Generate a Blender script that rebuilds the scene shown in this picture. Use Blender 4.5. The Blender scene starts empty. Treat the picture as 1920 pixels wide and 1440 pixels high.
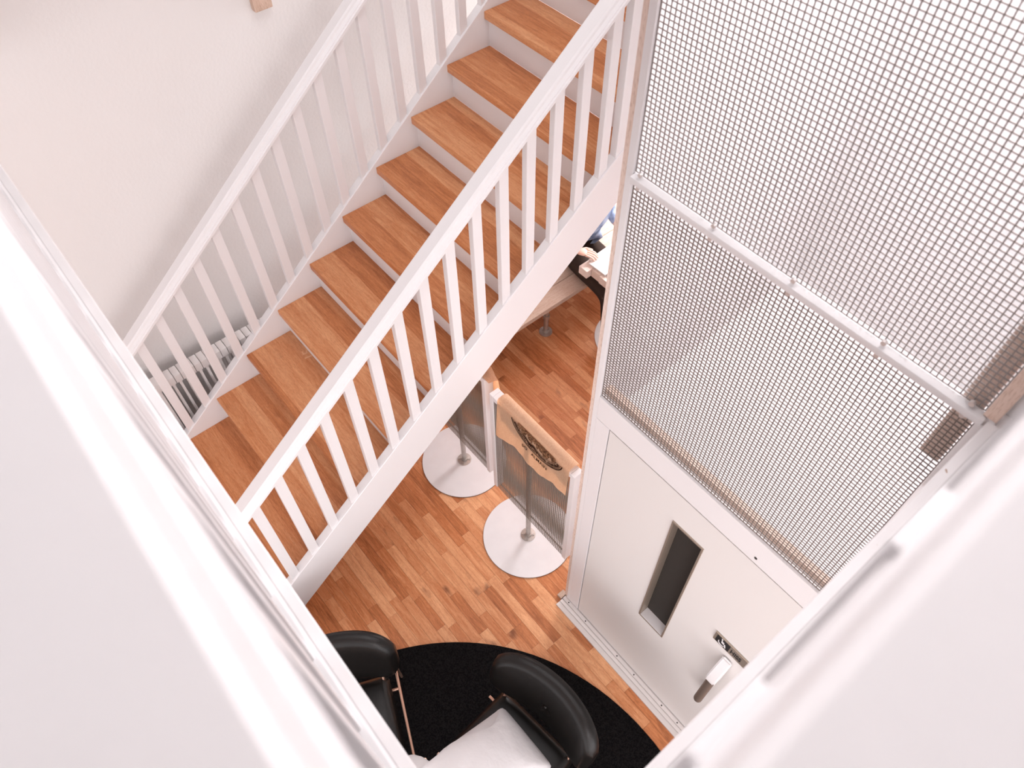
import bpy, bmesh, math, random
from mathutils import Vector, Matrix, Euler
random.seed(7)
sc = bpy.context.scene
COL = sc.collection
R = math.radians

# ------------------------------------------------------------------ camera, light, exposure
F = 4.60257                       # eye height above the ground floor
CAM_E = Euler((0.62866713, 0.00777049, 0.87490634), 'XYZ')
FPX = 1430.1476
cd = bpy.data.cameras.new('camera'); cam = bpy.data.objects.new('camera', cd); COL.objects.link(cam)
cam.location = (0, 0, F); cam.rotation_euler = CAM_E
cd.sensor_fit = 'HORIZONTAL'; cd.sensor_width = 36; cd.lens = FPX / 1920 * 36
cd.clip_start = 0.02
cd.dof.use_dof = True; cd.dof.focus_distance = 3.9; cd.dof.aperture_fstop = 4.5
sc.camera = cam

w = bpy.data.worlds.new('sky'); sc.world = w; w.use_nodes = True
bg = w.node_tree.nodes['Background']
bg.inputs['Color'].default_value = (1.0, 0.97, 0.99, 1); bg.inputs['Strength'].default_value = 1.0

def area(name, loc, rot, sx, sy, power, color):
    l = bpy.data.lights.new(name, 'AREA'); l.shape = 'RECTANGLE'; l.size = sx; l.size_y = sy
    l.energy = power; l.color = color
    o = bpy.data.objects.new(name, l); COL.objects.link(o); o.location = loc; o.rotation_euler = rot
    return o
DAY = (1.0, 0.965, 0.985)
area('upper_fill', (-1.5, 1.5, 6.2), (0, 0, 0), 2.2, 2.2, 60, DAY)  # overhead fill light, added to brighten the stairs and gallery rails
area('lounge_fill', (.9, -.6, 2.9), (0, R(18), 0), 1.2, 1.2, 30, DAY)  # fill added under the slab to lift the lower string board
area('gallery_window', (3.1, -1.5, 4.7), (R(90), 0, R(90)), 4.0, 2.6, 15, DAY)
area('landing_window', (-2.6, 5.1, 4.5), (R(-90), 0, 0), 1.5, 1.7, 16, DAY)
area('under_stair_window', (-2.85, 5.1, 2.0), (R(-90), 0, 0), 1.1, 1.8, 170, DAY)
area('ground_floor_fill', (.3, -3.9, 1.6), (R(90), 0, 0), 5.0, 2.4, 50, DAY)  # broad fill light added to brighten the ground floor
area('ground_floor_side_window', (3.1, -.7, 1.6), (R(90), 0, R(90)), 4.0, 2.4, 92, DAY)
area('shaft_fill', (-.56, 2.0, 5.2), (0, 0, 0), .9, 1.0, 60, DAY)  # fill added inside the shaft so it reads bright behind the mesh

vs = sc.view_settings
vs.view_transform = 'Standard'; vs.look = 'None'; vs.gamma = 1; vs.use_curve_mapping = False
vs.exposure = 0.05

# ------------------------------------------------------------------ materials
def mat(name, col, rough=.5, metal=0.0, spec=None, bump=None, var=None, coat=0):
    m = bpy.data.materials.new(name); m.use_nodes = True
    nt = m.node_tree; b = nt.nodes['Principled BSDF']
    b.inputs['Base Color'].default_value = (*col, 1); b.inputs['Roughness'].default_value = rough
    b.inputs['Metallic'].default_value = metal
    if spec is not None: b.inputs['Specular IOR Level'].default_value = spec
    if coat: b.inputs['Coat Weight'].default_value = coat
    tc = None
    if bump or var:
        tc = nt.nodes.new('ShaderNodeTexCoord')
    if var:
        sc_, amt, col2, *mid_ = var; mid_ = mid_[0] if mid_ else .5
        n = nt.nodes.new('ShaderNodeTexNoise'); n.inputs['Scale'].default_value = sc_; n.inputs['Detail'].default_value = 4
        nt.links.new(tc.outputs['Object'], n.inputs['Vector'])
        r = nt.nodes.new('ShaderNodeValToRGB'); r.color_ramp.elements[0].position = mid_ - amt; r.color_ramp.elements[1].position = mid_ + amt
        r.color_ramp.elements[0].color = (*col, 1); r.color_ramp.elements[1].color = (*col2, 1)
        nt.links.new(n.outputs['Fac'], r.inputs['Fac']); nt.links.new(r.outputs['Color'], b.inputs['Base Color'])
    if bump:
        bs, bd = bump
        n2 = nt.nodes.new('ShaderNodeTexNoise'); n2.inputs['Scale'].default_value = bs; n2.inputs['Detail'].default_value = 3
        nt.links.new(tc.outputs['Object'], n2.inputs['Vector'])
        bp = nt.nodes.new('ShaderNodeBump'); bp.inputs['Strength'].default_value = .5; bp.inputs['Distance'].default_value = bd
        nt.links.new(n2.outputs['Fac'], bp.inputs['Height']); nt.links.new(bp.outputs['Normal'], b.inputs['Normal'])
    return m

def lin(r, g, b):
    f = lambda c: (c / 255 / 12.92) if c / 255 <= .04045 else ((c / 255 + .055) / 1.055) ** 2.4
    return (f(r), f(g), f(b))

def wood(name, dark, mid, light, axis_scale, rough=.45, rand=1.0, knots=.0, glue=None, grain=.55):
    """oak: per object tone, grain stretched along one axis, optional glued strips and knots"""
    m = bpy.data.materials.new(name); m.use_nodes = True; nt = m.node_tree; L = nt.links
    b = nt.nodes['Principled BSDF']; b.inputs['Roughness'].default_value = rough
    b.inputs['Specular IOR Level'].default_value = .35
    tc = nt.nodes.new('ShaderNodeTexCoord'); oi = nt.nodes.new('ShaderNodeObjectInfo')
    off = nt.nodes.new('ShaderNodeVectorMath'); off.operation = 'MULTIPLY_ADD'
    L.new(oi.outputs['Random'], off.inputs[0]); off.inputs[1].default_value = (37, 61, 13)
    L.new(tc.outputs['Object'], off.inputs[2])
    mp = nt.nodes.new('ShaderNodeMapping'); mp.inputs['Scale'].default_value = axis_scale
    L.new(off.outputs[0], mp.inputs['Vector'])
    n = nt.nodes.new('ShaderNodeTexNoise'); n.inputs['Scale'].default_value = 6; n.inputs['Detail'].default_value = 6
    n.inputs['Distortion'].default_value = .8; n.inputs['Roughness'].default_value = .65
    L.new(mp.outputs[0], n.inputs['Vector'])
    # tone = random per object (and per glued strip) + grain
    tone = oi.outputs['Random']
    if glue:
        sx = nt.nodes.new('ShaderNodeSeparateXYZ'); L.new(tc.outputs['Object'], sx.inputs[0])
        sn = nt.nodes.new('ShaderNodeMath'); sn.operation = 'MULTIPLY_ADD'; sn.inputs[1].default_value = 1 / glue; 
        L.new(sx.outputs['Y'], sn.inputs[0]); L.new(oi.outputs['Random'], sn.inputs[2])
        fl = nt.nodes.new('ShaderNodeMath'); fl.operation = 'FLOOR'; L.new(sn.outputs[0], fl.inputs[0])
        cb = nt.nodes.new('ShaderNodeCombineXYZ'); L.new(fl.outputs[0], cb.inputs[0]); L.new(oi.outputs['Random'], cb.inputs[1])
        wn = nt.nodes.new('ShaderNodeTexWhiteNoise'); wn.noise_dimensions = '3D'; L.new(cb.outputs[0], wn.inputs['Vector'])
        tone = wn.outputs['Value']
    a = nt.nodes.new('ShaderNodeMath'); a.operation = 'MULTIPLY'; L.new(tone, a.inputs[0]); a.inputs[1].default_value = rand * .6
    g = nt.nodes.new('ShaderNodeMath'); g.operation = 'MULTIPLY_ADD'; L.new(n.outputs['Fac'], g.inputs[0]); g.inputs[1].default_value = grain; L.new(a.outputs[0], g.inputs[2])
    rp = nt.nodes.new('ShaderNodeValToRGB'); e = rp.color_ramp.elements
    e[0].position = .18; e[0].color = (*dark, 1); e[1].position = .88; e[1].color = (*light, 1)
    k = e.new(.5); k.color = (*mid, 1)
    L.new(g.outputs[0], rp.inputs['Fac'])
    out = rp.outputs['Color']
    # fine pores
    mp2 = nt.nodes.new('ShaderNodeMapping'); mp2.inputs['Scale'].default_value = tuple(s * 7 for s in axis_scale)
    L.new(off.outputs[0], mp2.inputs['Vector'])
    n2 = nt.nodes.new('ShaderNodeTexNoise'); n2.inputs['Scale'].default_value = 9; n2.inputs['Detail'].default_value = 2
    L.new(mp2.outputs[0], n2.inputs['Vector'])
    rp2 = nt.nodes.new('ShaderNodeValToRGB'); rp2.color_ramp.elements[0].position = .32; rp2.color_ramp.elements[1].position = .5
    rp2.color_ramp.elements[0].color = (.72, .64, .58, 1); rp2.color_ramp.elements[1].color = (1, 1, 1, 1)
    L.new(n2.outputs['Fac'], rp2.inputs['Fac'])
    mx = nt.nodes.new('ShaderNodeMix'); mx.data_type = 'RGBA'; mx.blend_type = 'MULTIPLY'; mx.inputs['Factor'].default_value = .75
    L.new(out, mx.inputs['A']); L.new(rp2.outputs['Color'], mx.inputs['B']); out = mx.outputs['Result']
    if knots:
        v = nt.nodes.new('ShaderNodeTexNoise'); v.inputs['Scale'].default_value = 4.5; v.inputs['Detail'].default_value = 2.5
        mp3 = nt.nodes.new('ShaderNodeMapping'); mp3.inputs['Scale'].default_value = (1.0, 1.9, 1)
        L.new(off.outputs[0], mp3.inputs['Vector']); L.new(mp3.outputs[0], v.inputs['Vector'])
        rk = nt.nodes.new('ShaderNodeValToRGB'); rk.color_ramp.elements[0].position = .66; rk.color_ramp.elements[1].position = .78
        rk.color_ramp.elements[0].color = (1, 1, 1, 1); rk.color_ramp.elements[1].color = (.34, .27, .25, 1)
        L.new(v.outputs['Fac'], rk.inputs['Fac'])
        mk = nt.nodes.new('ShaderNodeMix'); mk.data_type = 'RGBA'; mk.blend_type = 'MULTIPLY'; mk.inputs['Factor'].default_value = knots
        L.new(out, mk.inputs['A']); L.new(rk.outputs['Color'], mk.inputs['B']); out = mk.outputs['Result']
    L.new(out, b.inputs['Base Color'])
    bp = nt.nodes.new('ShaderNodeBump'); bp.inputs['Strength'].default_value = .25; bp.inputs['Distance'].default_value = .002
    L.new(n2.outputs['Fac'], bp.inputs['Height']); L.new(bp.outputs['Normal'], b.inputs['Normal'])
    return m

M = {}
M['plaster'] = mat('plaster', (.78, .755, .74), .9, bump=(60, .002), var=(1.6, .35, (.745, .715, .70)))
M['paint'] = mat('white_paint', (.82, .80, .805), .45, bump=(25, .0008))
M['paint_worn'] = mat('worn_white_paint', (.82, .795, .795), .5, var=(46, .012, (.42, .27, .19), .735))
M['door'] = mat('door_paint', (.76, .735, .715), .55, bump=(180, .0006))
M['gap'] = mat('dark_gap', (.03, .024, .02), .9)
M['rawwood'] = wood('raw_pine', lin(190, 160, 140), lin(226, 200, 184), lin(240, 222, 212), (6, 6, .8), .7)
M['tread'] = wood('oak_tread', lin(158, 90, 50), lin(206, 134, 86), lin(234, 176, 130), (.9, 9, 9), .42, rand=.5, knots=.35, glue=.074, grain=.8)
M['stave'] = wood('oak_stave', lin(130, 74, 42), lin(200, 127, 80), lin(236, 178, 132), (1.0, 9, 9), .42, rand=.72, knots=.85, grain=.8)
M['palewood'] = wood('pale_plank', lin(160, 136, 120), lin(190, 168, 152), lin(210, 194, 180), (9, .9, 9), .6, rand=.6)
M['tablewood'] = wood('pale_table', lin(212, 196, 184), lin(230, 218, 210), lin(240, 232, 228), (9, .9, 9), .6, rand=.6)
M['leather'] = mat('black_leather', (.008, .007, .0065), .36, spec=.36, bump=(220, .0012))
M['rug'] = mat('black_rug', (.005, .0047, .0052), .98, spec=.03, bump=(160, .006), var=(140, .06, (.012, .011, .011)))
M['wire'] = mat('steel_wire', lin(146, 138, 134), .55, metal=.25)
M['wire_shaded'] = mat('steel_wire_shaded', lin(118, 106, 99), .55, metal=.25)  # same steel wire, darkened to paint in the lower panel's shade
M['screenwire'] = mat('zinc_wire', lin(132, 122, 112), .5, metal=.3)
M['pipe'] = mat('galvanised_pipe', (.42, .39, .36), .42, metal=.75, var=(30, .2, (.55, .52, .49)))
M['plate'] = mat('white_enamel_plate', (.80, .785, .79), .42, var=(9, .12, (.77, .755, .76)))
M['plateedge'] = mat('plate_edge', (.12, .09, .08), .6)
M['alu'] = mat('aluminium', (.66, .62, .60), .38, metal=.5)
M['steel'] = mat('brushed_steel', lin(176, 162, 148), .42, metal=.6)
M['darkglass'] = mat('dark_glass', (.022, .015, .012), .18, var=(34, .12, (.035, .024, .02)))
M['handle'] = mat('handle_grey', lin(104, 92, 84), .45)
M['black'] = mat('black_print', (.018, .016, .016), .6)
M['burlap'] = mat('burlap', lin(247, 213, 182), .95, spec=.1, bump=(420, .0015), var=(150, .2, lin(234, 193, 158)))
M['inkbrown'] = mat('brown_ink', lin(70, 46, 32), .95, spec=.05, var=(95, .09, lin(150, 112, 84)))
M['ink'] = mat('dark_ink', lin(58, 38, 28), .95, spec=.05)
M['denim'] = mat('denim', lin(172, 186, 210), .9, spec=.1, var=(14, .12, lin(112, 130, 164)))
M['trousers'] = mat('dark_trousers', lin(52, 42, 38), .95, spec=.1, var=(9, .2, lin(64, 53, 47)))
M['skin'] = mat('skin', lin(232, 196, 180), .55)
M['hair'] = mat('brown_hair', (.035, .02, .012), .6, bump=(90, .004))
M['greyshirt'] = mat('grey_cotton', lin(214, 212, 213), .95, spec=.08, bump=(11, .02), var=(5, .25, lin(206, 204, 205)))
M['laptop'] = mat('white_laptop', (.82, .80, .79), .35)
M['copper'] = mat('rose_brass', lin(206, 168, 148), .32, metal=.8)
M['radiator'] = mat('radiator_paint', (.82, .78, .765), .4)
M['chalk'] = mat('chalk', lin(232, 180, 140), .95)
M['shoe'] = mat('dark_shoe', (.02, .018, .018), .6)

# ------------------------------------------------------------------ builders
class MB:
    def __init__(s): s.bm = bmesh.new()
    def box(s, x0, x1, y0, y1, z0, z1, bev=0):
        v = [s.bm.verts.new((x, y, z)) for x in (x0, x1) for y in (y0, y1) for z in (z0, z1)]
        for f in ((0, 1, 3, 2), (4, 6, 7, 5), (0, 4, 5, 1), (2, 3, 7, 6), (0, 2, 6, 4), (1, 5, 7, 3)):
            s.bm.faces.new([v[i] for i in f])
        if bev:
            es = list({e for q in v for e in q.link_edges})
            bmesh.ops.bevel(s.bm, geom=es, offset=bev, segments=2, affect='EDGES', profile=.6)
        return s
    def prism(s, pts, d, axis):
        """closed polygon of 3D points swept by vector d"""
        a = [s.bm.verts.new(p) for p in pts]; d = Vector(d)
        b = [s.bm.verts.new(Vector(p) + d) for p in pts]; n = len(pts)
        s.bm.faces.new(a[::-1]); s.bm.faces.new(b)
        for i in range(n): s.bm.faces.new((a[i], a[(i + 1) % n], b[(i + 1) % n], b[i]))
        return s
    def tube(s, p0, p1, r0, r1=None, n=14, caps=True):
        r1 = r0 if r1 is None else r1
        p0 = Vector(p0); p1 = Vector(p1); d = (p1 - p0).normalized()
        u = d.orthogonal().normalized(); v = d.cross(u)
        A = []; B = []
        for i in range(n):
            a = 2 * math.pi * i / n; o = u * math.cos(a) + v * math.sin(a)
            A.append(s.bm.verts.new(p0 + o * r0)); B.append(s.bm.verts.new(p1 + o * r1))
        for i in range(n): s.bm.faces.new((A[i], A[(i + 1) % n], B[(i + 1) % n], B[i]))
        if caps: s.bm.faces.new(A[::-1]); s.bm.faces.new(B)
        return s
    def lathe(s, prof, c=(0, 0, 0), n=48):
        c = Vector(c); rings = []
        for (r, z) in prof:
            if r < 1e-6: rings.append([s.bm.verts.new(c + Vector((0, 0, z)))])
            else: rings.append([s.bm.verts.new(c + Vector((r * math.cos(2 * math.pi * i / n), r * math.sin(2 * math.pi * i / n), z))) for i in range(n)])
        for a, b in zip(rings, rings[1:]):
            for i in range(n):
                j = (i + 1) % n
                f = [a[i % len(a)], a[j % len(a)], b[j % len(b)], b[i % len(b)]]
                g = []
                for q in f:
                    if q not in g: g.append(q)
                if len(g) > 2:
                    s.bm.faces.new(g)
        return s
    def mesh(s, name, m, smooth=False, angle=40):
        bmesh.ops.recalc_face_normals(s.bm, faces=s.bm.faces[:])
        me = bpy.data.meshes.new(name); s.bm.to_mesh(me); s.bm.free()
        me.materials.append(M[m] if isinstance(m, str) else m)
        if smooth:
            me.shade_smooth()
            me.set_sharp_from_angle(angle=R(angle))
        return me
    def build(s, name, m, parent=None, smooth=False, angle=40, loc=None):
        o = bpy.data.objects.new(name, s.mesh(name, m, smooth, angle)); COL.objects.link(o)
        if parent: o.parent = parent
        if loc: o.location = loc
        return o

def tag(o, label, cat, group=None):
    o['label'] = label; o['category'] = cat
    if group: o['group'] = group
    return o
def thing(name, label, cat, loc=(0, 0, 0), rotz=0, group=None):
    o = bpy.data.objects.new(name, None); COL.objects.link(o); o.location = loc; o.rotation_euler = (0, 0, rotz)
    o.empty_display_size = .1
    return tag(o, label, cat, group)
def struct(o): o['kind'] = 'structure'; return o
def stuff(o): o['kind'] = 'stuff'; return o
def place(name, me, parent, loc=(0, 0, 0), rot=(0, 0, 0)):
    o = bpy.data.objects.new(name, me); COL.objects.link(o); o.parent = parent; o.location = loc; o.rotation_euler = rot
    return o
def text_mesh(body, size, ext=.0006, bold=.012):
    c = bpy.data.curves.new('lettering', 'FONT'); c.body = body; c.size = size; c.extrude = ext; c.align_x = 'LEFT'; c.offset = size * bold
    o = bpy.data.objects.new('lettering', c); COL.objects.link(o)
    dg = bpy.context.evaluated_depsgraph_get()
    me = bpy.data.meshes.new_from_object(o.evaluated_get(dg))
    bpy.data.objects.remove(o); bpy.data.curves.remove(c)
    return me
CR = CAM_E.to_matrix()
def px(P):
    p = CR.transposed() @ (Vector(P) - Vector((0, 0, F)))
    return (960 + FPX * p.x / -p.z, 720 - FPX * p.y / -p.z)

# ------------------------------------------------------------------ setting
UP = 3.25                        # upper floor level
struct(MB().box(-3.54, -3.42, -4, 5.2, 0, 6.4).build('wall_left', 'plaster'))
struct(MB().box(-3.54, 3.2, 5.2, 5.32, 0, 6.4).build('wall_back', 'plaster'))
struct(MB().box(3.2, 3.32, -4, 5.32, 2.98, 6.4).build('wall_right', 'plaster'))
struct(MB().box(-3.42, 3.32, -4.12, -4, 2.98, 6.4).build('wall_front', 'plaster'))
floor = struct(MB().box(-3.54, 3.2, -4, 5.32, -.16, -.0145).build('floor', 'gap'))
EL, ER = .0165, -.040            # outer edges of the gallery opening (left run: y, right run: x)
# upper floor slab, an L around the opening, and the landing at the head of the stair
b = MB()
b.box(-3.42, 3.2, -4, EL - .02, 2.98, UP)
b.box(ER + .02, 3.2, EL - .02, 1.30, 2.98, UP)
b.box(-3.42, -1.90, 3.45, 5.2, 2.98, UP)
struct(b.build('ceiling', 'paint'))
struct(MB().box(-3.54, 3.2, -4, 5.32, 6.4, 6.5).build('ceiling', 'paint'))

# floor staves
POLY = [(570, 1150), (560, 1080), (1000, 560), (1142, 380), (1175, 370), (1120, 750), (1070, 1120), (1300, 1390), (1225, 1430), (1180, 1330), (1060, 1260), (940, 1230), (740, 1220), (600, 1200)]
def inpoly(p):
    x, y = p; c = False
    for i in range(len(POLY)):
        x1, y1 = POLY[i]; x2, y2 = POLY[i - 1]
        if (y1 > y) != (y2 > y) and x < (x2 - x1) * (y - y1) / (y2 - y1) + x1: c = not c
    return c
SW = .0615
lens = [.16, .24, .3, .36, .42, .48, .56, .66]
smesh = []
for l in lens:
    smesh.append(MB().box(0, l - .0009, 0, SW - .0009, -.0145, 0).mesh('stave', 'stave'))
rest = MB(); n_st = 0
y = -3.9; row = 0
while y < 5.1:
    x = -3.42 - random.random() * .4
    while x < 3.1:
        k = random.choice(range(len(lens))); l = lens[k]
        vis = False
        if -3.4 < x + l and x < .3 and -.3 < y < 4.2:
            vis = any(inpoly(px((x + l * t, y + SW / 2, 0))) for t in (0.02, .25, .5, .75, .98))
        if x < -3.40 or x + l > 3.1: vis = False
        if vis and n_st < 300:
            place('stave', smesh[k], floor, (x, y, random.uniform(-.0004, 0))); n_st += 1
        else:
            x0 = max(x, -3.42); x1 = min(x + l, 3.1)
            if x1 - x0 > .02: rest.box(x0, x1 - .0009, y, y + SW - .0009, -.0145, -.0002)
        x += l
    y += SW
stuff(rest.build('stave_field', 'stave', floor))

# ------------------------------------------------------------------ staircase
GO, RI, Y0, Z0 = .264, .20121, .029, .7003
SL = RI / GO
XB, XF = -3.135, -1.966          # inner faces of the two strings
def nose(y): return Z0 + (y - Y0) * SL
stair = thing('staircase', 'straight staircase with oak treads, white risers and two white balustrades', 'staircase', (-2.55, .03, 0))
inv = Matrix.Translation((-2.55, .03, 0)).inverted()
def S(o): o.matrix_parent_inverse = inv; return o
tm = MB().box(0, XF - XB + .0, 0, .295, -.042, 0, .004).mesh('tread', 'tread', True)
rm = MB().box(0, XF - XB, 0, .018, -RI + .0, -.042).mesh('riser', 'paint')
for k in range(-3, 13):
    yy = Y0 + GO * k; zz = Z0 + RI * k
    t = place('tread', tm, stair, (XB, yy, zz)); S(t)
    h = RI - .0 if k > -3 else zz
    if k > -3: S(place('riser', rm, stair, (XB, yy + .03, zz)))
    else: S(MB().box(XB, XF, yy + .03, yy + .048, .001, zz - .042).build('riser', 'paint', stair))
YA, YB = -.80, 3.42
def string(x0, x1, name):
    def top(y): return nose(y) + .03
    def bot(y): return nose(y) - .285
    ya = Y0 + (-Z0 + .285) / SL   # where the underside meets the floor
    pts = [(x0, YA, .001), (x0, YA, max(.002, top(YA))), (x0, YB, top(YB)), (x0, YB, bot(YB)), (x0, ya, .001)]
    m = MB().prism(pts, (x1 - x0, 0, 0), 0)
    bmesh.ops.bevel(m.bm, geom=m.bm.edges[:], offset=.003, segments=1, affect='EDGES')
    return S(m.build(name, 'paint', stair))
string(XB - .05, XB, 'string_board'); string(XF, XF + .05, 'string_board')
PROF = [(0, .815), (0, .831), (-.006, .837), (-.006, .842), (-.012, .848), (-.017, .853), (-.019, .866), (-.026, .873), (-.079, .873), (-.086, .866), (-.086, .815)]
def rail(xn, ya, yb):
    pts = [(xn + a, ya, nose(ya) + h) for a, h in PROF]
    return S(MB().prism(pts, (0, yb - ya, (yb - ya) * SL), 1).build('handrail', 'paint', stair, True, 25))
h_low, h_top = .028, .82
bw, bt = .050, .032
def balm(x0):
    """baluster with ends cut to the pitch"""
    m = MB(); vs_ = []
    for x in (0, bt):
        vs_.append([(x, -bw / 2, h_low - SL * bw / 2), (x, bw / 2, h_low + SL * bw / 2), (x, bw / 2, h_top + SL * bw / 2), (x, -bw / 2, h_top - SL * bw / 2)])
    m.prism(vs_[0], (bt, 0, 0), 0)
    bmesh.ops.bevel(m.bm, geom=[e for e in m.bm.edges if abs((e.verts[0].co - e.verts[1].co).normalized().z) > .95], offset=.002, segments=1, affect='EDGES')
    return m.mesh('baluster', 'paint')
bme = balm(0)
for (xn, xb) in ((XB + .012, XB - .042), (XF + .062, XF + .008)):
    hr = rail(xn, YA, YB)
    n = 0
    yb = .092 - .1455 * 6
    while yb < YB - .05:
        o = place('baluster', bme, hr, (xb, yb, nose(yb))); o.matrix_parent_inverse = inv; o.matrix_parent_inverse = Matrix.Identity(4)
        o.location = Vector((xb, yb, nose(yb))) - Vector((0, 0, 0)); n += 1
        yb += .1455
# broad newel standing against the lift side
S(MB().box(XF + .004, XF + .044, 2.20, 2.285, nose(2.24) - .05, nose(2.24) + 1.35, .003).build('newel_post', 'paint', stair))
# chalked riser number on one tread
tm1 = text_mesh('15', .085, .0005); tm1.materials.append(M['chalk'])
o = place('chalk_mark', tm1, stair, (-2.86, .86, Z0 + RI * 2 + .0007), (0, 0, R(170))); S(o)

# ------------------------------------------------------------------ platform lift
YL = 1.3216
lift = thing('platform_lift', 'white platform lift with wire mesh front and steel door, right of the stairs', 'elevator', (-.55, YL, 0))
inv = Matrix.Translation((-.55, YL, 0)).inverted()
TOP = 5.3
S(MB().box(-1.112, -1.088, YL, YL + .05, .03, TOP, .002).build('corner_post', 'paint', lift))
S(MB().box(-1.134, -1.1125, YL + .006, YL + .05, .03, TOP).build('timber_strip', 'rawwood', lift))
S(MB().box(-.056, -.026, YL, YL + .05, 3.2605, TOP, .002).build('corner_post', 'rawwood', lift))
S(MB().box(-.056, -.026, YL, YL + .05, .03, 3.2345, .002).build('corner_post', 'paint', lift))
S(MB().box(-.0255, .06, YL + .002, YL + .05, .03, UP, .002).build('jamb_panel', 'paint', lift))
S(MB().box(-1.0875, -.0565, YL, YL + .05, 2.060, 2.203, .002).build('header_panel', 'paint', lift))
S(MB().box(-1.0875, -1.0165, YL, YL + .05, .03, 2.0575, .002).build('jamb_panel', 'paint', lift))
S(MB().box(-1.02, -.0625, YL + .05, YL + .06, .03, 2.06).build('door_rebate', 'gap', lift))
# door leaf with a window opening (frame of four boards in one mesh)
def ringbox(m, x0, x1, z0, z1, a0, a1, c0, c1, ya, yb):
    m.box(x0, a0, ya, yb, z0, z1); m.box(a1, x1, ya, yb, z0, z1); m.box(a0, a1, ya, yb, z0, c0); m.box(a0, a1, ya, yb, c1, z1)
WX0, WX1, WZ0, WZ1 = -.628, -.468, .805, 1.858
dm = MB(); ringbox(dm, -1.0105, -.0590, .036, 2.0515, WX0, WX1, WZ0, WZ1, YL + .002, YL + .049)
bmesh.ops.remove_doubles(dm.bm, verts=dm.bm.verts[:], dist=1e-5)
door = S(dm.build('door', 'door', lift))
def D(o): return o
fr = MB(); ringbox(fr, WX0, WX1, WZ0, WZ1, WX0 + .008, WX1 - .008, WZ0 + .008, WZ1 - .008, YL - .004, YL + .075)
D(fr.build('window_frame', 'steel', door))
gf = MB(); ringbox(gf, WX0 + .008, WX1 - .008, WZ0 + .008, WZ1 - .008, WX0 + .02, WX1 - .02, WZ0 + .07, WZ1 - .02, YL + .058, YL + .070)
D(gf.build('glazing_bead', 'steel', door))
D(MB().box(WX0 + .012, WX1 - .012, YL + .062, YL + .066, WZ0 + .03, WZ1 - .012).build('window_pane', 'darkglass', door))
D(MB().box(WX0 + .009, WX1 - .009, YL - .002, YL + .057, WZ0 + .0085, WZ0 + .011).build('window_sill', 'plate', door))
# sign plate and its lettering
D(MB().box(-.268, -.082, YL - .006, YL + .0015, 1.296, 1.374, .002).build('sign_plate', 'steel', door))
D(MB().box(-.256, -.186, YL - .0068, YL - .0062, 1.303, 1.367).build('sign_panel', 'black', door))
tmh = text_mesh('HISS', .048, .0004, .035); tmh.materials.append(M['black'])
o = place('sign_lettering', tmh, door, (-.179, YL - .0067, 1.318), (R(90), 0, 0)); o.scale = (.62, 1, 1)
# wheelchair pictogram: wheel, body, head
pg = MB(); cx, cz = -.224, 1.327
for i in range(20):
    a0, a1 = R(-200 + i * 12), R(-200 + (i + 1) * 12)
    pg.tube((cx + .017 * math.cos(a0), YL - .0072, cz + .017 * math.sin(a0)), (cx + .017 * math.cos(a1), YL - .0072, cz + .017 * math.sin(a1)), .0021, n=6)
for a, c in (((-.004, .030), (-.001, .008)), ((-.001, .008), (.014, .007)), ((.014, .007), (.021, -.012)), ((-.003, .019), (.010, .018))):
    pg.tube((cx + a[0], YL - .0072, cz + a[1]), (cx + c[0], YL - .0072, cz + c[1]), .0025, n=6)
pg.tube((cx - .005, YL - .0078, cz + .036), (cx - .005, YL - .0066, cz + .036), .0045, n=12)
D(pg.build('wheelchair_symbol', 'plate', door))
# D-shaped pull: angled white cap on a dark grip
hm = MB()
hm.tube((-.165, YL - .052, .72), (-.165, YL - .052, 1.085), .021, n=20)
hm.tube((-.165, YL - .052, .80), (-.165, YL + .01, .80), .012, n=12)
D(hm.build('handle', 'handle', door, True))
cp = MB(); cp.prism([(-.190, YL, 1.238), (-.190, YL - .012, 1.238), (-.190, YL - .030, 1.215), (-.190, YL - .080, 1.115), (-.190, YL - .080, 1.07), (-.190, YL - .03, 1.07), (-.190, YL, 1.18)], (.050, 0, 0), 0)
bmesh.ops.bevel(cp.bm, geom=cp.bm.edges[:], offset=.006, segments=2, affect='EDGES')
D(cp.build('handle_cap', 'plate', door, True))
kh = MB(); kh.tube((-.290, YL - .002, 2.095), (-.290, YL + .002, 2.095), .006, n=12)
S(kh.build('keyhole', 'gap', lift))
# sill with grooves
sm = MB(); sm.prism([(-1.125, YL - .075, .0), (-1.125, YL - .075, .012), (-1.125, YL - .048, .014), (-1.125, YL - .048, .011), (-1.125, YL - .044, .011), (-1.125, YL - .044, .016), (-1.125, YL - .026, .018), (-1.125, YL - .026, .014), (-1.125, YL - .021, .014), (-1.125, YL - .021, .021), (-1.125, YL - .003, .026), (-1.125, YL + .05, .026), (-1.125, YL + .05, 0)], (1.2, 0, 0), 0)
S(sm.build('sill', 'alu', lift))
sw = MB()
for xs in (-1.08, -.93, -.66, -.52, -.30, -.18): sw.tube((xs, YL - .012, .022), (xs, YL - .012, .0262), .004, n=8)
S(sw.build('sill_screws', 'gap', lift))['kind'] = 'stuff'
S(MB().box(-1.165, -1.13, YL - .03, YL + .02, 0, .022, .002).build('floor_block', 'palewood', lift))
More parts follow.
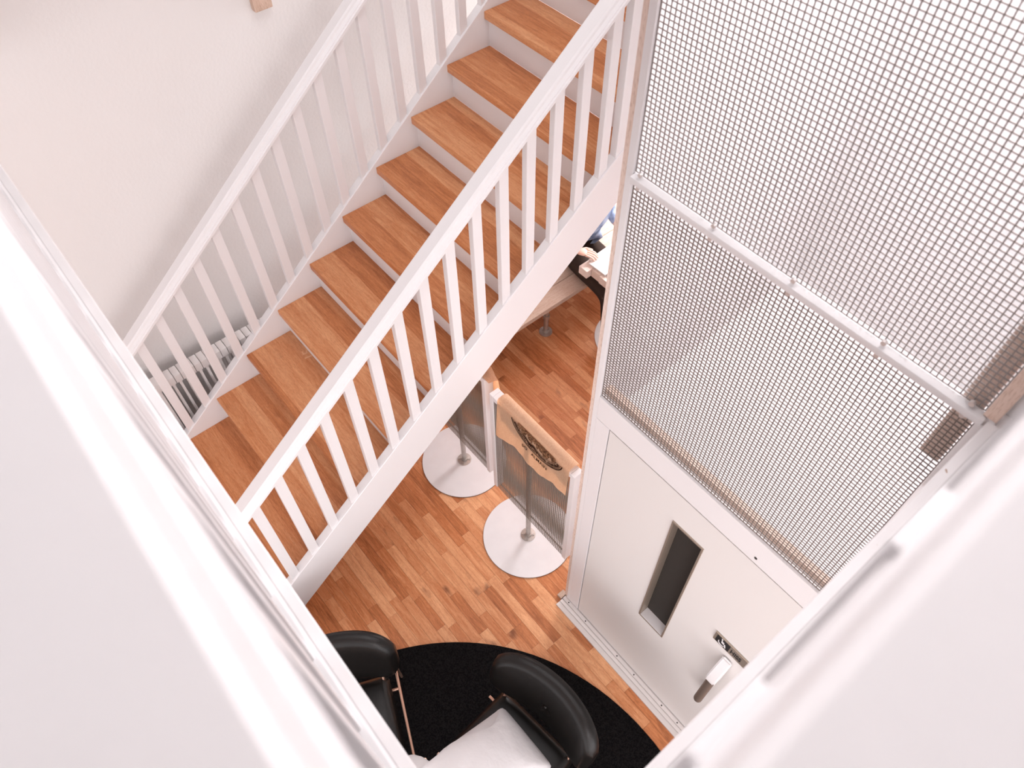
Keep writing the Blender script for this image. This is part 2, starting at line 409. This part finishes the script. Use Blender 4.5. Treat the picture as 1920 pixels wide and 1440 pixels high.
# wire mesh panels
PIT = .0145
def wires(x0, x1, z0, z1, y, m, pit, t, frame=.004):
    nx = round((x1 - x0) / pit); nz = round((z1 - z0) / pit)
    for i in range(nx + 1):
        x = x0 + (x1 - x0) * i / nx; m.box(x - t / 2, x + t / 2, y - t / 2, y + t / 2, z0, z1)
    for i in range(nz + 1):
        z = z0 + (z1 - z0) * i / nz; m.box(x0, x1, y + t * .3 - t / 2, y + t * .3 + t / 2, z - t / 2, z + t / 2)
m = MB(); wires(-1.086, -.058, 2.205, 3.232, YL + .012, m, PIT, .0026); stuff(S(m.build('wire_mesh', 'wire_shaded', lift)))
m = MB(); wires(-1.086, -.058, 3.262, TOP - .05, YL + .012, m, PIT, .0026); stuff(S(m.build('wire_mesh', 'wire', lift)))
mr = MB(); mr.box(-1.088, -.045, YL - .012, YL + .016, 3.236, 3.258, .006); S(mr.build('mid_rail', 'paint', lift, True))
scw = MB()
for xs in (-1.06, -.80, -.55, -.30, -.085):
    for zz in (3.226, 3.270): scw.tube((xs, YL - .004, zz), (xs, YL + .006, zz), .0065, n=10)
S(scw.build('screw_heads', 'alu', lift))['kind'] = 'stuff'
S(MB().box(-1.086, -.064, YL + .03, YL + .06, 2.205, 2.232).build('timber_batten', 'rawwood', lift))
S(MB().box(-.112, -.064, YL + .03, YL + .07, 3.02, TOP).build('timber_batten', 'rawwood', lift))
# shaft lining, open at the top
S(MB().box(-1.13, -1.10, YL + .0505, YL + 1.35, .03, TOP).build('shaft_panel', 'paint', lift))
S(MB().box(-.03, .0, YL + .0505, YL + 1.35, .03, TOP).build('shaft_panel', 'paint', lift))
S(MB().box(-1.10, -.03, YL + 1.30, YL + 1.35, .03, TOP).build('shaft_panel', 'paint', lift))
S(MB().box(-1.10, -.03, YL + .075, YL + 1.30, 1.95, 2.0).build('car_roof', 'paint', lift))

# ------------------------------------------------------------------ gallery balustrade in the foreground (two runs)
ZR = F - .265                    # handrail top
def gprof(e, lip):
    """cross-section of a run: u = distance inward from the outer edge"""
    fascia = [(0, 2.95), (0, UP + .004), (.003, UP + .008), (.021, UP + .009), (.0238, UP + .0075), (.0238, UP), (.0238, 2.95)]
    bott = [(.024, UP), (.024, UP + .010), (.030, UP + .016), (.110, UP + .016), (.110, UP)]
    z = ZR
    hand = [(lip, z - .105), (lip, z - .092), (lip + .003, z - .086), (lip + .003, z - .078), (lip + .007, z - .071), (lip + .007, z - .062), (lip + .009, z - .05), (lip + .009, z - .018), (lip + .011, z - .007), (lip + .017, z), (lip + .128, z), (lip + .140, z - .01), (lip + .140, z - .06), (lip + .125, z - .105)]
    return fascia, bott, hand
def run(axis, e, a0, a1, lip, label, name):
    """axis 'x': run along x with outer edge at y=e, inward -y; axis 'y': along y, edge x=e, inward +x"""
    if axis == 'x': T = lambda u, z, t: (t, e - u, z); d = (a1 - a0, 0, 0); base = ((a0 + a1) / 2, e - .06, UP)
    else: T = lambda u, z, t: (e + u, t, z); d = (0, a1 - a0, 0); base = (e + .06, (a0 + a1) / 2, UP)
    th = thing(name, label, 'railing', base)
    iv = Matrix.Translation(base).inverted()
    fa, bo, ha = gprof(e, lip)
    for nm, pr, mt in (('fascia_board', fa, 'paint_worn'), ('bottom_rail', bo, 'paint'), ('handrail', ha, 'paint')):
        o = MB().prism([T(u, z, a0) for u, z in pr], d, 0).build(nm, mt, th, True, 28); o.matrix_parent_inverse = iv
    t = a0 + .10
    while t < a1 - .03:
        p = [T(.050, UP + .014, t - .022), T(.050, UP + .014, t + .022)]
        q = MB()
        A = T(.036, UP + .014, t - .024); B = T(.070, ZR - .08, t + .024)
        q.box(min(A[0], B[0]), max(A[0], B[0]), min(A[1], B[1]), max(A[1], B[1]), A[2], B[2], .003)
        o = q.build('baluster', 'paint', th); o.matrix_parent_inverse = iv
        t += .1455
    return th
run('x', EL, -3.41, ER + .09, .031, 'white gallery railing at lower left, run facing the stair wall', 'gallery_railing')
run('y', ER, EL - .0, YL - .004, .040, 'white gallery railing at lower right, run ending at the lift', 'gallery_railing')

# ------------------------------------------------------------------ radiator under the stair, wall block
rad = thing('radiator', 'white column radiator on the wall behind the stair balusters', 'radiator', (-3.30, .2, .2))
inv = Matrix.Translation((-3.30, .2, .2)).inverted()
rs = MB()
rs.box(-.036, .036, -.0085, .0085, 0, .83, .006); rs.box(-.04, .04, -.0205, .0205, .84, .905, .008); rs.box(-.04, .04, -.0205, .0205, 0, .06, .008)
rs.box(-.036, .036, -.0085, .0085, .82, .86)
rsm = rs.mesh('section', 'radiator', True)
yy = -.45
while yy < .86:
    S(place('section', rsm, rad, (-3.30, yy, .2))); yy += .042
for yy in (-.40, .80):
    S(MB().box(-3.32, -3.28, yy - .02, yy + .02, 0, .2).build('foot', 'radiator', rad))
tag(MB().box(-3.42, -3.38, 1.282, 1.372, 2.79, 2.97, .006).build('wall_block', 'rawwood'), 'small pale wooden block fixed high on the left wall', 'block')

# ------------------------------------------------------------------ mesh screens on round plates
def screen(cx, cy, label, dx=0.0):
    t = thing('mesh_screen', label, 'screen', (cx, cy, 0), 0, None)
    pl = MB().lathe([(0, .003), (.292, .003), (.292, .0075), (0, .0075)], n=72); pl.build('base_plate', 'plate', t, True, 30)
    MB().lathe([(0, .0), (.2935, .0), (.2935, .0045), (0, .0045)], n=72).build('plate_rim', 'plateedge', t)
    fl = MB().lathe([(0, .0075), (.048, .0075), (.048, .014), (.024, .016), (.024, .034), (0, .034)], n=28).build('flange', 'pipe', t, True, 35)
    for i in range(4):
        a = R(45 + 90 * i)
        MB().tube((.035 * math.cos(a), .035 * math.sin(a), .014), (.035 * math.cos(a), .035 * math.sin(a), .021), .007, n=8).build('bolt', 'pipe', fl)
    MB().tube((0, 0, .03), (0, 0, 1.26), .0165, n=18).build('pole', 'pipe', t, True, 35)
    W2, ZB, ZT, TH = .334, .305, 1.30, .030
    for s in (-1, 1):
        x0, x1 = sorted((dx + s * W2, dx + s * (W2 - .03)))
        MB().box(x0, x1, -TH, TH, ZB, ZT, .003).build('frame_post', 'paint', t)
    MB().box(dx - W2 + .0305, dx + W2 - .0305, -TH, TH, ZT - .035, ZT, .003).build('frame_rail', 'paint', t)
    MB().box(dx - W2 + .0305, dx + W2 - .0305, -.005, .005, ZB, ZB + .008, .002).build('frame_rail', 'screenwire', t)
    for s, tt in ((-1, .0021), (1, .0021)):
        m = MB(); wires(dx - W2 + .033, dx + W2 - .033, ZB + .004, ZT - .03, s * (TH - .006), m, .0145, tt)
        stuff(m.build('wire_mesh', 'screenwire', t))
    return t
screen(-1.588, 1.417, 'wire mesh screen on a round white plate, nearer the lift, sack over its top', .032)
screen(-2.303, 1.447, 'wire mesh screen on a round white plate, half hidden behind the stair string')

# burlap sack over the near screen, with its print
def lerp_poly(pts, x):
    for (x0, z0), (x1, z1) in zip(pts, pts[1:]):
        if x <= x1: return z0 + (z1 - z0) * (x - x0) / (x1 - x0)
    return pts[-1][1]
HEM = [(-1.845, .947), (-1.734, 1.003), (-1.665, 1.022), (-1.553, 1.000), (-1.46, .994), (-1.40, 1.045), (-1.369, 1.06), (-1.30, 1.05), (-1.272, 1.045), (-1.262, 1.06)]
sk = MB(); NX, NZ = 44, 16
CY = 1.417
def sack_pt(i, j):
    u = i / NX
    if j <= NZ:                                    # front fall, top to hem
        v = j / NZ
        xl = -1.815 + (-1.845 + 1.815) * v; xr = -1.256 + (-1.272 + 1.256) * v
        x = xl + (xr - xl) * u
        zb = lerp_poly(HEM, -1.845 + u * .573)
        zt = 1.322
        return (x, CY - .0345 - .003 * math.sin(x * 31) * v - .002 * math.sin(x * 77 + v * 3) * v, zt + (zb - zt) * v)
    return None
rows = []
back = [(.036, 1.17), (.036, 1.25), (.034, 1.320), (.024, 1.333), (0, 1.338), (-.024, 1.334)]
for (dy, z) in back:
    rows.append([sk.bm.verts.new((-1.815 + .559 * i / NX + .004 * math.sin(z * 40 + i), CY + dy, z + (.02 * math.sin(i * .6) if z < 1.2 else 0))) for i in range(NX + 1)])
for j in range(NZ + 1):
    rows.append([sk.bm.verts.new(sack_pt(i, j)) for i in range(NX + 1)])
for a, b_ in zip(rows, rows[1:]):
    for i in range(NX): sk.bm.faces.new((a[i], a[i + 1], b_[i + 1], b_[i]))
bmesh.ops.solidify(sk.bm, geom=sk.bm.faces[:], thickness=-.0016)
sack = tag(sk.build('burlap_sack', 'burlap', None, True, 60), 'torn brown burlap sack with printed emblem draped over the near mesh screen', 'sack')
YP = CY - .0400
def flat(polys, name, mt, y=YP):
    m = MB()
    for P_ in polys:
        m.prism([(x, y, z) for x, z in P_], (0, .0006, 0), 1)
    return m.build(name, mt, sack)
ECX, ECZ, EA, EB = -1.498, 1.318, .198, .142       # emblem: lower half of an ellipse
def arc(a, b, t0, t1, wd, n=40):
    out = []
    for i in range(n):
        p = [R(t0 + (t1 - t0) * (i + q) / n) for q in (0, 1)]
        o = [(ECX + a * math.cos(q), ECZ + b * math.sin(q)) for q in p]
        q_ = [(ECX + (a - wd) * math.cos(q), ECZ + (b - wd) * math.sin(q)) for q in p]
        out.append([o[0], o[1], q_[1], q_[0]])
    return out
flat(arc(EA, EB, 184, 356, .007), 'emblem_ring', 'ink')
flat(arc(EA - .013, EB - .013, 186, 354, .003), 'emblem_ring', 'ink')
flat(arc(EA - .043, EB - .043, 190, 350, .003), 'emblem_ring', 'ink')
# ring of small letters (strokes too small to read in the photograph)
lm = []
rnd = random.Random(3)
for i in range(46):
    if i in (15, 24, 31): continue
    t0 = 192 + i * 3.42
    for q in range(2):
        tt = R(t0 + q * 1.3 + rnd.random() * .4); r1 = rnd.choice((.019, .021)); r2 = rnd.choice((.037, .034, .030))
        ct, st_ = math.cos(tt), math.sin(tt)
        n_ = Vector((-st_, ct)) * .0015
        A = Vector((ECX + (EA - r1) * ct, ECZ + (EB - r1) * st_)); B = Vector((ECX + (EA - r2) * ct, ECZ + (EB - r2) * st_))
        lm.append([tuple(A + n_), tuple(B + n_), tuple(B - n_), tuple(A - n_)])
flat(lm, 'emblem_lettering', 'ink')
def blob(top, botm):
    return [[(top[i][0], top[i][1]), (top[i + 1][0], top[i + 1][1]), (botm[i + 1][0], botm[i + 1][1]), (botm[i][0], botm[i][1])] for i in range(len(top) - 1)]
tops = []; bots = []
rnd = random.Random(5)
for i in range(36):
    x = ECX - .145 + .290 * i / 35
    lim = ECZ - (EB - .052) * math.sqrt(max(0, 1 - ((x - ECX) / (EA - .045)) ** 2))
    ridge = 1.266 + .018 * math.sin(i * .9) + .014 * math.sin(i * 2.3) + rnd.uniform(-.005, .005) - (.035 if 21 < i < 29 else 0)
    tops.append((x, 1.319)); bots.append((x, max(ridge, lim)))
flat(blob(tops, bots), 'emblem_hills', 'inkbrown')
t2 = [(-1.605 + .0125 * i, 1.250 - .0028 * i + .008 * math.sin(i * 1.1)) for i in range(12)]
b2 = [(x, z - (.005 + .013 * math.sin(math.pi * i / 11))) for i, (x, z) in enumerate(t2)]
flat(blob(t2, b2), 'emblem_hills', 'ink')
for body, x, sz in (('SO', -1.610, .036), ('ALMAIN', -1.535, .036)):
    tmx = text_mesh(body, sz, .0004); tmx.materials.append(M['ink'])
    place('sack_lettering', tmx, sack, (x, YP, 1.132), (R(90), 0, 0)).scale = (.95, 1, 1)
# second sack, behind the far screen's right end
s2 = MB(); rows = []
for j in range(9):
    v = j / 8
    rows.append([s2.bm.verts.new((-2.30 + .385 * i / 14 + (.03 * v if i > 11 else 0), 1.482 + .012 * v + .012 * math.sin(i * .8 + v), 1.33 - .30 * v + .015 * math.sin(i * 1.2))) for i in range(15)])
rows.insert(0, [s2.bm.verts.new((-2.30 + .36 * i / 14, 1.425, 1.304)) for i in range(15)])
rows.insert(1, [s2.bm.verts.new((-2.30 + .37 * i / 14, 1.462, 1.308)) for i in range(15)])
for a, b_ in zip(rows, rows[1:]):
    for i in range(14): s2.bm.faces.new((a[i], a[i + 1], b_[i + 1], b_[i]))
bmesh.ops.solidify(s2.bm, geom=s2.bm.faces[:], thickness=-.002)
tag(s2.build('burlap_sack', 'burlap', None, True, 60), 'brown burlap sack hanging behind the half hidden far screen, one corner showing', 'sack')

# ------------------------------------------------------------------ bench, table, laptop
bench = thing('bench', 'pale wooden plank bench on pipe legs along the left wall', 'bench', (-2.97, 3.1, 0))
inv = Matrix.Translation((-2.97, 3.1, 0)).inverted()
for i in range(4):
    x0 = -3.27 + i * .148
    S(MB().box(x0, x0 + .145, 1.85, 4.6, .415, .455, .003).build('plank', 'palewood', bench))
for (lx, ly) in ((-2.81, 2.645), (-3.15, 2.645), (-2.81, 4.2), (-3.15, 4.2)):
    q = MB(); q.lathe([(0, 0), (.052, 0), (.052, .008), (.027, .011), (.025, .04), (0, .04)], (lx, ly, 0), 28)
    q.tube((lx, ly, .03), (lx, ly, .414), .0185, n=18); q.lathe([(0, .16), (.025, .16), (.026, .2), (.0, .2)], (lx, ly, 0), 20)
    S(q.build('leg', 'pipe', bench, True, 35))
table = thing('table', 'pale slatted wooden table on a round plate foot beside the bench', 'table', (-2.30, 3.12, 0))
inv = Matrix.Translation((-2.30, 3.12, 0)).inverted()
for i in range(9):
    x0 = -2.672 + i * .083; off = (-.018, .026, .020, .022, .018, .024, .02, .022, .02)[i]
    S(MB().box(x0, x0 + .081, 2.83 + off, 4.05, .655, .722, .003).build('slat', 'tablewood', table))
S(MB().box(-2.6, -2.0, 3.2, 3.28, .61, .6545).build('cross_batten', 'tablewood', table))
S(MB().lathe([(0, .0), (.30, .0), (.30, .008), (0, .008)], (-2.325, 3.125, 0), 64).build('base_plate', 'plate', table, True, 30))
S(MB().tube((-2.325, 3.24, .007), (-2.325, 3.24, .61), .02, n=18).build('pole', 'pipe', table, True, 35))
lp = thing('laptop', 'closed white laptop lying on the pale slatted table', 'laptop', (-2.56, 3.03, .722))
lp.rotation_euler = (0, 0, R(2))
lb = MB(); lb.box(-.105, .105, -.155, .16, 0.0005, .011)
bmesh.ops.bevel(lb.bm, geom=[e for e in lb.bm.edges if abs((e.verts[0].co - e.verts[1].co).normalized().z) > .9], offset=.025, segments=6, affect='EDGES')
lb.build('base', 'alu', lp, True, 40)
lb = MB(); lb.box(-.107, .107, -.158, .162, .0125, .021)
bmesh.ops.bevel(lb.bm, geom=[e for e in lb.bm.edges if abs((e.verts[0].co - e.verts[1].co).normalized().z) > .9], offset=.027, segments=6, affect='EDGES')
lb.build('lid', 'laptop', lp, True, 40)

# ------------------------------------------------------------------ people
def skin(name, V, E, mats, pick, parent=None, sub=2, root=0):
    """V: (point, rx, ry); grown with Skin + Subdivision, then frozen; pick(co) -> material slot"""
    me = bpy.data.meshes.new(name); me.from_pydata([v[0] for v in V], E, [])
    o = bpy.data.objects.new(name, me); COL.objects.link(o)
    o.modifiers.new('s', 'SKIN'); o.modifiers.new('d', 'SUBSURF').levels = sub
    for i, v in enumerate(V):
        d = me.skin_vertices[0].data[i]; d.radius = (v[1], v[2]); d.use_root = (i == root)
    dg = bpy.context.evaluated_depsgraph_get()
    m2 = bpy.data.meshes.new_from_object(o.evaluated_get(dg)); m2.name = name
    bpy.data.objects.remove(o); bpy.data.meshes.remove(me)
    m2.materials.clear()
    for q in mats: m2.materials.append(M[q])
    for p in m2.polygons: p.material_index = pick(p.center); p.use_smooth = True
    o = bpy.data.objects.new(name, m2); COL.objects.link(o)
    if parent: o.parent = parent
    return o
def join_into(o, others):
    bm = bmesh.new(); bm.from_mesh(o.data)
    for q in others:
        b2_ = bmesh.new(); b2_.from_mesh(q.data)
        off = 0
        tmp = bpy.data.meshes.new('t'); b2_.to_mesh(tmp); bm.from_mesh(tmp); b2_.free(); bpy.data.meshes.remove(tmp)
        bpy.data.objects.remove(q)
    bm.to_mesh(o.data); bm.free()
def finger(pts, r0, mats, idx):
    V = [(p, r0 * (1 - .12 * i), r0 * (1 - .12 * i)) for i, p in enumerate(pts)]
    return skin('finger', V, [(i, i + 1) for i in range(len(pts) - 1)], mats, lambda c: idx, sub=1)
def hand(wrist, direction, side, up, mats, idx, L=.17, curl=.35):
    """palm + five curved fingers; direction = towards fingertips, side = towards the thumb"""
    w_ = Vector(wrist); d = Vector(direction).normalized(); s = Vector(side).normalized(); u = Vector(up).normalized()
    parts = []
    palm = skin('palm', [(w_, .026, .02), (w_ + d * L * .25, .036, .019), (w_ + d * L * .5, .040, .016)], [(0, 1), (1, 2)], mats, lambda c: idx, sub=2)
    for k, (o_, ln) in enumerate(((.027, .40), (.009, .46), (-.010, .43), (-.027, .34))):
        b0 = w_ + d * L * .42 + s * o_
        b1 = w_ + d * L * .58 + s * o_ * 1.1
        b2 = b1 + d * L * ln * .45 - u * L * curl * .12
        b3 = b2 + d * L * ln * .32 - u * L * curl * .30
        b4 = b3 + d * L * ln * .16 - u * L * curl * .35
        parts.append(finger([b0, b1, b2, b3, b4], .0095, mats, idx))
    t0 = w_ + d * L * .18 + s * .022; t1 = t0 + d * L * .18 + s * .028 - u * .006; t2 = t1 + d * L * .2 + s * .008 - u * .008
    parts.append(finger([t0, t1, t2, t2 + d * L * .08 - u * .006], .0105, mats, idx))
    join_into(palm, parts)
    return palm
def head(c, fwd, up, mats, idx):
    c = Vector(c); f = Vector(fwd).normalized(); u = Vector(up).normalized(); s = f.cross(u).normalized()
    m = MB(); bmesh.ops.create_uvsphere(m.bm, u_segments=28, v_segments=20, radius=1)
    for v in m.bm.verts:
        x, y_, z = v.co
        wx = .078 * (1 - .16 * max(0, -z)); fy = .098; hz = .118
        jaw = max(0, -z - .2) * .030
        p = c + s * x * wx + f * (y_ * fy * (1 - .12 * max(0, -z)) + jaw * (1 if y_ > 0 else 0)) + u * z * hz
        if y_ > .85 and abs(x) < .2 and -.35 < z < .15: p += f * .020 * (1 - abs(x) / .2)
        v.co = p
    for sgn in (-1, 1):
        bmesh.ops.create_uvsphere(m.bm, u_segments=8, v_segments=6, radius=.018, matrix=Matrix.Translation(c + s * sgn * .078 - u * .01 - f * .008))
    return m.build('head_form', mats[idx], None, True, 180)
def hair_cap(c, fwd, up, parent):
    c = Vector(c); f = Vector(fwd).normalized(); u = Vector(up).normalized(); s = f.cross(u).normalized()
    m = MB(); bmesh.ops.create_uvsphere(m.bm, u_segments=28, v_segments=20, radius=1)
    dead = []
    for v in m.bm.verts:
        x, y_, z = v.co
        if z < -.55 or (y_ > .35 and z < .45): dead.append(v)
        v.co = c + s * x * .086 + f * (y_ * .104 - .008) + u * (z * .122 + .008)
    bmesh.ops.delete(m.bm, geom=dead, context='VERTS')
    return m.build('hair', 'hair', parent, True, 180)
def face(c, fwd, up, parent):
    c = Vector(c); f = Vector(fwd).normalized(); u = Vector(up).normalized(); s = f.cross(u).normalized()
    for sg in (-1, 1):
        m = MB(); bmesh.ops.create_uvsphere(m.bm, u_segments=10, v_segments=8, radius=.011, matrix=Matrix.Translation(c + s * sg * .031 + f * .087 + u * .008))
        m.build('eye', 'black', parent, True, 180)
    m = MB(); m.tube(c + s * .022 + f * .09 - u * .058, c - s * .022 + f * .09 - u * .058, .005, n=8); m.build('mouth', 'copper' if False else 'skin', parent, True)

# person on the bench: denim shirt, dark trousers, right hand on the table edge
p1m = ['denim', 'trousers', 'skin', 'shoe']
V = [((-2.98, 3.08, .56), .145, .125), ((-2.94, 3.07, .72), .135, .115), ((-2.88, 3.07, .88), .155, .12), ((-2.85, 3.07, 1.01), .13, .10), ((-2.82, 3.07, 1.10), .055, .055),
     ((-2.95, 2.98, .545), .095, .09), ((-2.56, 2.925, .545), .075, .072), ((-2.46, 2.92, .50), .062, .062), ((-2.44, 2.92, .28), .052, .052), ((-2.44, 2.92, .09), .04, .04),
     ((-2.95, 3.15, .545), .09, .085), ((-2.56, 3.11, .545), .075, .072), ((-2.46, 3.11, .50), .062, .062), ((-2.46, 3.11, .28), .052, .052), ((-2.47, 3.11, .09), .04, .04),
     ((-2.85, 2.89, .99), .062, .062), ((-2.92, 2.80, .86), .052, .052), ((-2.85, 2.79, .80), .046, .046), ((-2.745, 2.855, .785), .031, .029),
     ((-2.87, 3.25, .99), .062, .062), ((-3.0, 3.41, .82), .052, .052), ((-2.985, 3.415, .70), .048, .048), ((-2.905, 3.395, .66), .044, .044), ((-2.84, 3.385, .648), .03, .028),
     ((-2.38, 2.92, .05), .042, .036), ((-2.26, 2.92, .04), .036, .03), ((-2.41, 3.11, .05), .042, .036), ((-2.29, 3.11, .04), .036, .03)]
E_ = [(0, 1), (1, 2), (2, 3), (3, 4), (0, 5), (5, 6), (6, 7), (7, 8), (8, 9), (0, 10), (10, 11), (11, 12), (12, 13), (13, 14), (3, 15), (15, 16), (16, 17), (17, 18), (3, 19), (19, 20), (20, 21), (21, 22), (22, 23), (9, 24), (24, 25), (14, 26), (26, 27)]
def pick1(c):
    if c.z < .075: return 3
    if c.z < .635 and not (c.y > 3.28 and c.x > -3.1 and c.z > .6): return 1
    if c.z > 1.10: return 2
    if c.y > 3.33 and c.x > -2.875: return 2
    if c.y < 2.9 and c.x > -2.80 and c.z < .9: return 2
    return 0
body1 = skin('person', V, E_, p1m, pick1)
hr = hand((-2.755, 2.85, .786), (.80, .58, -.06), (-.5, .8, 0), (0, 0, 1), p1m, 2, .175, .45)
hl = hand((-2.85, 3.385, .65), (.95, -.1, -.1), (0, -1, 0), (0, 0, 1), p1m, 2, .17, .4)
hd = head((-2.77, 3.07, 1.24), (.9, 0, -.35), (.3, 0, .95), ['skin'], 0); hd.data.materials.clear()
for q in p1m: hd.data.materials.append(M[q])
for p in hd.data.polygons: p.material_index = 2
join_into(body1, [hr, hl, hd])
tag(body1, 'person in denim shirt and dark trousers seated on the bench, hand on the table', 'person')
hair_cap((-2.77, 3.07, 1.24), (.9, 0, -.35), (.3, 0, .95), body1); face((-2.77, 3.07, 1.24), (.9, 0, -.35), (.3, 0, .95), body1)
wb = MB(); wb.lathe([(.030, -.011), (.034, -.011), (.034, .011), (.030, .011), (.030, -.011)], n=24)
bmesh.ops.transform(wb.bm, matrix=Matrix.Translation((-2.762, 2.845, .785)) @ Vector((.80, .58, -.06)).to_track_quat('Z', 'Y').to_matrix().to_4x4(), verts=wb.bm.verts[:])
o = wb.build('wristband', 'plate', body1, True)

# person bending forward in the lounge chair: grey sweatshirt
p2m = ['greyshirt', 'trousers', 'skin', 'shoe']
V = [((-.585, .46, .56), .15, .15), ((-.60, .33, .67), .175, .14), ((-.615, .16, .76), .18, .12), ((-.60, .0, .80), .165, .11), ((-.59, -.09, .79), .06, .06),
     ((-.69, .46, .54), .125, .125), ((-.74, .06, .51), .08, .075), ((-.74, -.06, .44), .06, .06), ((-.73, -.05, .25), .052, .052), ((-.73, -.04, .09), .04, .04),
     ((-.485, .47, .54), .125, .125), ((-.45, .06, .51), .08, .075), ((-.44, -.06, .44), .06, .06), ((-.45, -.05, .25), .052, .052), ((-.45, -.04, .09), .04, .04),
     ((-.80, .04, .76), .066, .066), ((-.85, -.03, .60), .054, .054), ((-.76, -.14, .57), .045, .045), ((-.68, -.22, .55), .03, .03),
     ((-.41, .02, .76), .066, .066), ((-.36, -.06, .60), .054, .054), ((-.44, -.15, .57), .045, .045), ((-.52, -.22, .55), .03, .03),
     ((-.74, -.11, .05), .042, .036), ((-.75, -.22, .04), .036, .03), ((-.44, -.11, .05), .042, .036), ((-.43, -.22, .04), .036, .03)]
E_ = [(0, 1), (1, 2), (2, 3), (3, 4), (0, 5), (5, 6), (6, 7), (7, 8), (8, 9), (0, 10), (10, 11), (11, 12), (12, 13), (13, 14), (3, 15), (15, 16), (16, 17), (17, 18), (3, 19), (19, 20), (20, 21), (21, 22), (9, 23), (23, 24), (14, 25), (25, 26)]
def pick2(c):
    if c.z < .075: return 3
    if c.y < -.18 and c.z > .5: return 2
    if c.y > .27: return 0
    if c.z < .585 and -.83 < c.x < -.37 and c.y > -.12: return 1
    if c.z < .5: return 1
    return 0
body2 = skin('person', V, E_, p2m, pick2)
h1 = hand((-.68, -.22, .55), (.5, -.75, -.3), (.8, .5, 0), (0, 0, 1), p2m, 2); h2 = hand((-.52, -.22, .55), (-.5, -.75, -.3), (-.8, .5, 0), (0, 0, 1), p2m, 2)
HC = (-.585, -.235, .80)
hd = head(HC, (0, -.75, -.66), (0, -.66, .75), ['skin'], 0); hd.data.materials.clear()
for q in p2m: hd.data.materials.append(M[q])
for p in hd.data.polygons: p.material_index = 2
join_into(body2, [h1, h2, hd])
tag(body2, 'person in pale grey sweatshirt bending forward in the black lounge chair', 'person')
hair_cap(HC, (0, -.75, -.66), (0, -.66, .75), body2); face(HC, (0, -.75, -.66), (0, -.66, .75), body2)

# ------------------------------------------------------------------ rug and lounge chairs
rg = MB().lathe([(0, .0005), (1.40, .0005), (1.402, .006), (1.396, .011), (0, .012)], (0, 0, 0), 128)
o = tag(rg.build('rug', 'rug', None, True, 60), 'round black rug under the black lounge chairs', 'rug'); o.location = (-.26, -.26, 0)

def pad(name, fn, nu, nv, parent):
    """closed cushion from fn(u,v,side) with side -1/1"""
    m = MB(); g = {}
    for s in (0, 1):
        for i in range(nu + 1):
            for j in range(nv + 1):
                edge = i in (0, nu) or j in (0, nv)
                if s == 1 and edge: g[s, i, j] = g[0, i, j]
                else: g[s, i, j] = m.bm.verts.new(fn(i / nu, j / nv, 1 if s == 0 else -1, edge))
    for s in (0, 1):
        for i in range(nu):
            for j in range(nv):
                f = [g[s, i, j], g[s, i + 1, j], g[s, i + 1, j + 1], g[s, i, j + 1]]
                m.bm.faces.new(f if s == 0 else f[::-1])
    o = m.build(name, 'leather', parent, True, 180)
    return o
def sq(t, p=4.0): t = abs(2 * t - 1); return (1 - t ** p) ** (1 / p) if t < 1 else 0
def lounge(label, cx, cy, ang, rails=(-1, 1)):
    """local +x is where the sitter faces"""
    t = thing('lounge_chair', label, 'chair', (cx, cy, .012), ang)
    def seat(u, v, s, edge):
        wdt = .245 + .03 * u                               # wider to the front
        x = -.25 + .52 * u; y = (v - .5) * 2 * wdt
        rc = .9
        x2 = x; 
        th = .052 * (sq(u, 5) * sq(v, 5))
        return (x2 + (0 if not edge else 0), y, .375 + .02 * u + s * th + (.012 * s * math.sin(math.pi * u) * math.sin(math.pi * v) if s > 0 else 0))
    pad('seat', seat, 18, 18, t)
    def backf(u, v, s, edge):
        a = (u - .5) * R(65); rad = .60
        lean = R(14)
        # outline: rounded ends
        q = abs(2 * u - 1)
        hh = .182 * (1 - .10 * q ** 2) * (1 - q ** 7 * .55)
        z = .612 + (v - .5) * 2 * hh
        th = .050 * sq(u, 6) * sq(v, 3.2)
        r_ = rad + s * -th
        x = -.272 + rad - r_ * math.cos(a) - .02 ; y = r_ * math.sin(a)
        x -= (z - .45) * math.tan(lean)
        dd = math.hypot((u - .5) * .66, (v - .45) * .3)
        if s > 0 and dd < .035 and not edge: x -= .018 * (1 - dd / .035)
        return (x, y, z)
    bk = pad('backrest', backf, 44, 20, t)
    bt_ = MB(); bmesh.ops.create_uvsphere(bt_.bm, u_segments=12, v_segments=8, radius=.011, matrix=Matrix.Translation((-.290, 0, .597)))
    bt_.build('button', 'leather', bk, True, 180)
    for sgn in (-1, 1):
        y = sgn * .292
        if sgn in rails: MB().tube((-.26, y * 1.0, .445), (.30, y * 1.03, .40), .0075, n=10).build('side_rail', 'copper', t, True, 35)
        MB().tube((-.27, y, .455), (-.33, y * .98, .004), .0085, .0075, 10).build('leg', 'copper', t, True, 35)
        MB().tube((.27, y * 1.03, .405), (.31, y * 1.05, .004), .0085, .0075, 10).build('leg', 'copper', t, True, 35)
        MB().tube((-.20, sgn * .215, .385), (-.335, sgn * .235, .53), .008, n=10).build('back_strut', 'copper', t, True, 35)
    MB().tube((-.18, -.292, .44), (-.18, .292, .44), .008, n=10).build('cross_rail', 'copper', t, True, 35).location.z = -.125
    MB().tube((.2, -.295, .30), (.2, .295, .30), .008, n=10).build('cross_rail', 'copper', t, True, 35)
    return t
lounge('empty black leather lounge chair beside the foot of the stairs', -1.195, -.125, R(-24))
lounge('black leather lounge chair with buttoned back, occupied by the bending person', -.59, .41, R(-83), (1,))
